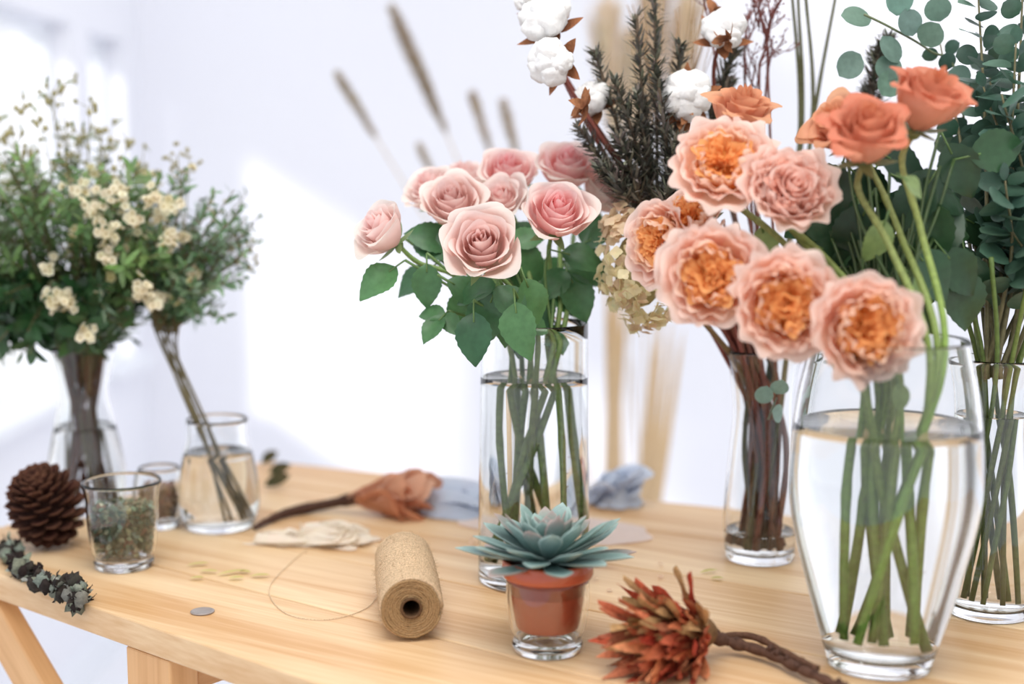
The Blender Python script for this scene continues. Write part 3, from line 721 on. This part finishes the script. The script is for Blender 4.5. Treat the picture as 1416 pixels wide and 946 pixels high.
mb=MB(); p=spline([hb,Tb(1010,888,.012),Tb(1060,903,.009),Tb(1105,925,.008),Tb(1150,945,.008),Tb(1230,985,.008)],7)
mb.tube(p,lambda t:.0050*(1-.35*t)*(1+.2*math.sin(t*60)),C(96,70,58),8,.15)
mb.tube(spline([Tb(985,880,.014),Tb(1040,880,.012),Tb(1090,905,.010),Tb(1130,925,.008)],7),.0028,C(108,78,62),7,.25)
for i in range(26):
    q=p[int(U(2,len(p)-1))]; mb.ball(q+rnd()*.003+V((0,0,.003)),.0028,C(90,66,56),6,5,(1,1,1),.5)
for v_ in mb.v:
    if v_.z<TZ+.0006: v_.z=TZ+.0006
mb.obj('stem',M_dry,pt)
# ---------------------------------------------------------------- dried magnolia-like flower
mg=empty('dried_magnolia_stem'); mb=MB()
hb=Tb(484,690,0.018); e=Tb(592,678,0.030); ax=(e-hb).normalized(); M=frame(ax,0)
for i in range(13):
    f=i/12; a=i*2.39996; op=math.radians(3+24*f+U(-5,5)); rad=M@V((math.cos(a),math.sin(a),0)); d=ax*math.cos(op)+rad*math.sin(op); 
    L=.100*(1-.25*f)*U(.8,1.1); base=hb+rad*.003
    if base.z+d.z*L<TZ+.004: d.z=(TZ+.006-base.z)/L
    c=random.choice([C(232,178,144),C(222,160,124),C(238,192,162),C(214,152,120)])
    mb.leaf(base,d,rad,L,.022*(.8+.3*R_()),hsvj(c*.9,.08),c,1.5,.45,U(-.2,.1),-.6,11,7,0,.25)
for v_ in mb.v:
    if v_.z<TZ+.001: v_.z=TZ+.001
mb.obj('flower_head',M_petal,mg)
mb=MB(); mb.tube(spline([hb+ax*.008,Tb(455,697,.009),Tb(400,708,.006),Tb(370,720,.005),Tb(352,730,.004)],6),lambda t:.0075-.005*t,C(84,60,50),8,.15)
for (x,y,L,dx) in [(366,672,.034,1),(372,655,.030,1),(362,640,.026,.6)]: mb.leaf(Tb(x,y,.006),V((dx,.2,.5)),V((0,-.8,.5)),L,.008,C(62,66,44),C(90,80,56),1,.7,.2,.2,6,3)
mb.obj('stem',M_dry,mg)
# ---------------------------------------------------------------- cloth & ribbons
def cloth(name,c,w,d,rot,hgt,col,sc=22,nn=60,seed=0,edge=.25,strips=0,sw=.012):
    mb=MB(); rows=[];cols=[]; RZ=Matrix.Rotation(rot,3,'Z')
    for i in range(nn+1):
        r=[];cc=[]
        for j in range(nn+1):
            u=-1+2*i/nn; v=-1+2*j/nn
            k=1+edge*noise.noise(V((u*1.7,v*1.7,seed)))
            uu,vv=u*math.sqrt(1-v*v/2.6)*k,v*math.sqrt(1-u*u/2.6)*k
            p=RZ@V((uu*w/2,vv*d/2,0))
            h=.5+.9*noise.noise(V((p.x*sc,p.y*sc*1.6,seed+3)))
            fall=min(1,(1-max(abs(u),abs(v)))*2); fall=fall*fall*(3-2*fall)
            r.append(V(c)+p+V((0,0,.0012+max(0,hgt*h*(.08+.92*fall))))); cc.append(hsvj(col,.01))
        rows.append(r);cols.append(cc)
    mb.grid(rows,cols)
    for k in range(strips):
        a=U(0,6.28); pts=[]
        for q in range(6):
            r=U(.15,.55); a+=U(.6,1.8); pts.append(V(c)+RZ@V((math.cos(a)*w*r,math.sin(a)*d*r,0))+V((0,0,U(.004,.004+hgt*.9))))
        pa=spline(pts,8); rows=[];cols=[]; tl=U(0,6)
        for q,pp in enumerate(pa):
            t=(pa[min(q+1,len(pa)-1)]-pa[max(q-1,0)]).normalized(); sd=t.cross(V((0,0,1)))
            sd=sd.normalized() if sd.length>.01 else V((1,0,0)); up=sd.cross(t); an=tl+q*.09
            wv=(sd*math.cos(an)+up*math.sin(an))*sw*.5
            row=[pp-wv,pp+up*.002,pp+wv]
            for z_ in row: z_.z=max(z_.z,TZ+.001)
            rows.append(row); cols.append([hsvj(col,.03)]*3)
        mb.grid(rows,cols)
    return mb.obj(name,M_cloth)
cloth('cream_ribbon',Tb(458,750),.09,.055,-.3,.010,C(248,236,220),40,60,1,.5,9,.016)
cloth('cream_ribbon',Tb(396,752),.075,.030,-.2,.005,C(248,236,220),44,50,5,.5,3,.010)
cloth('blue_cloth',Tb(612,706),.125,.075,-.4,.022,C(212,220,234),30,60,2,.5,4,.022)
cloth('blue_cloth',Tb(850,696),.068,.07,.3,.036,C(212,220,234),32,50,8,.5,4,.022)
cloth('pink_wrapping_paper',Tb(760,728),.23,.11,-.5,.003,C(246,232,224),8,30,4,.1)
# ---------------------------------------------------------------- moss jar, second jar
Pj=Tb(172,783)
jar=vase('glass_jar',Pj,[(0.028,0.001),(0.029,0.006),(0.0275,0.010),(0.031,0.02),(0.034,0.045),(0.035,0.07),(0.0385,0.086)],None,.0022,.012)
mb=MB()
for k in range(1100):
    a=U(0,2*pi); r=.0298*R_()**.3; z=U(.015,.064); r*=min(1,.88+(z-.012)*3.5)
    c=random.choice([C(126,142,122),C(150,154,126),C(140,116,94),C(106,122,102),C(170,170,142)])
    p=V((r*math.cos(a),r*math.sin(a),z)); d=rnd(); mb.leaf(p-d*.003,d,rnd(),.007,.0025,hsvj(c,.2),None,1,.6,.2,.2,3,3)
mb.ball(V((0,0,.038)),.025,C(114,114,92),16,12,(1.0,1.0,.95),.25); mb.obj('dried_moss',M_dry,jar)
Pj2=Tb(222,728)
jar=vase('glass_jar',Pj2,[(0.020,0.001),(0.023,0.008),(0.026,0.03),(0.026,0.05),(0.022,0.066)],None,.002,.008)
mb=MB()
for k in range(170):
    a=U(0,2*pi); r=.019*math.sqrt(R_()); mb.ball(V((r*math.cos(a),r*math.sin(a),U(.012,.046))),.0034,hsvj(C(160,128,108),.3),6,5,(1,1,1),.3)
mb.obj('seed_mix',M_dry,jar)
# ---------------------------------------------------------------- pine cone
K_=1.10
Pc=Tb(67,758)+V((0,0,.0415)); mb=MB(); ax=V((-.15,-.35,.9)).normalized(); M=frame(ax,0)
mb.ball(Pc,.024,C(50,30,24),12,10,(1,1,1.3),0,M)
for i in range(120):
    f=i/119; th=pi*(.04+.90*f); a=i*2.39996; 
    ra=.0225*K_*math.sin(th)**.8; zz=.028*K_*math.cos(th)
    rad=M@V((math.cos(a),math.sin(a),0)); base=Pc+rad*ra*.75+ax*zz; d=(rad*math.sin(th)**.6+ax*(.75*math.cos(th)+.30)).normalized()
    L=(.0125+.0085*math.sin(th))*K_; c=hsvj(C(74,44,36),.2)
    mb.fat(base,d,ax+rad*.01,L,.0082*K_*(.6+.5*math.sin(th)),.0022,c,C(112,76,58),.9,.5,.12,6,8)
mz=min(v_.z for v_ in mb.v)
for v_ in mb.v: v_.z+=TZ+.0003-mz
o=mb.obj('pine_cone',M_dry)
# ---------------------------------------------------------------- lichen twig
mb=MB(); p=spline([Tb(14,748,.012),Tb(22,775,.012),Tb(48,795,.014),Tb(80,812,.012),Tb(98,812,.014),Tb(110,825,.008),Tb(114,835,-.004)],7)
mb.tube(p,.0028,C(52,42,38),6,.3)
for k in range(75):
    q=random.choice(p)+rnd()*.007; mb.ball(q,U(.003,.008),hsvj(random.choice([C(58,52,48),C(44,36,34),C(126,130,118)]),.2),7,6,(1,1,1),.8)
for k in range(150):
    q=random.choice(p); mb.leaf(q,rnd(),rnd(),U(.009,.016),.003,hsvj(random.choice([C(60,54,50),C(150,154,142)]),.2),None,1,.6,.3,.3,4,3,0,.3)
for v_ in mb.v: 
    outside=(V((v_.x,v_.y,0))-V((FL.x,FL.y,0))).dot(inn)<0
    if v_.z<TZ+.0005 and not outside: v_.z=TZ+.0005
mb.obj('lichen_twig',M_dry)
# ---------------------------------------------------------------- coin, fallen petals
mb=lathe([(0.0001,0),(0.0100,0),(0.0105,.0006),(0.0105,.0014),(0.0095,.0018),(0.0088,.0013),(0.0001,.0013)],40); o=mb.obj('metal_coin',M_metal); o.location=Tb(280,847)+V((0,0,.0001))
mb=MB()
for (x,y,L) in [(968,792,.020),(982,800,.013),(258,782,.022),(275,790,.02),(300,795,.03),(330,790,.014),(315,800,.016),(345,797,.02),(262,800,.014)]:
    mb.leaf(Tb(x,y,.002),V((1,U(-.5,.5),.1)),V((0,0,1)),L,.0035,C(226,220,160),C(212,208,140),1,.7,.05,.3,5,3)
for k in range(12):
    mb.leaf(Tb(U(640,1000),U(745,860),.002),V((U(-1,1),U(-1,1),.1)),V((0,0,1)),U(.005,.010),.003,C(244,222,200),C(236,206,180),1,.7,.05,.3,4,3)
mb.obj('fallen_petals',M_petal)
# ---------------------------------------------------------------- light
w=bpy.data.worlds.new('World'); bpy.context.scene.world=w; w.use_nodes=True
bg=w.node_tree.nodes['Background']; bg.inputs[0].default_value=(0.96,0.975,1.0,1); bg.inputs[1].default_value=1.05
sun=bpy.data.objects.new('sun',bpy.data.lights.new('sun','SUN')); bpy.context.scene.collection.objects.link(sun)
sun.data.energy=1.8; sun.data.angle=math.radians(4.5); sun.data.color=(1,0.97,0.94)
sun.rotation_euler=V((1,2,-.7)).to_track_quat('-Z','Y').to_euler()
def area(name,loc,tgt,size,power,col=(1,1,1)):
    l=bpy.data.lights.new(name,'AREA'); l.shape='RECTANGLE'; l.size=size[0]; l.size_y=size[1]; l.energy=power; l.color=col
    o=bpy.data.objects.new(name,l); bpy.context.scene.collection.objects.link(o); o.location=loc
    o.rotation_euler=(V(tgt)-V(loc)).to_track_quat('-Z','Y').to_euler()
area('added_overhead_fill',(0.1,0.6,2.2),(0.15,1.2,0.85),(1.2,1.2),20,(1,0.97,0.93))  # added soft fill to brighten the table objects; the room has no such lamp
# ---------------------------------------------------------------- camera
cam=bpy.data.objects.new('camera',bpy.data.cameras.new('camera')); bpy.context.scene.collection.objects.link(cam)
cam.location=CAM; cam.rotation_euler=(pi/2-TH,0,0); cam.data.sensor_width=36; cam.data.lens=F/1416*36
cam.data.clip_start=0.05; cam.data.dof.use_dof=True; cam.data.dof.focus_distance=1.2; cam.data.dof.aperture_fstop=2.0
bpy.context.scene.camera=cam
bpy.context.scene.view_settings.view_transform='Standard'
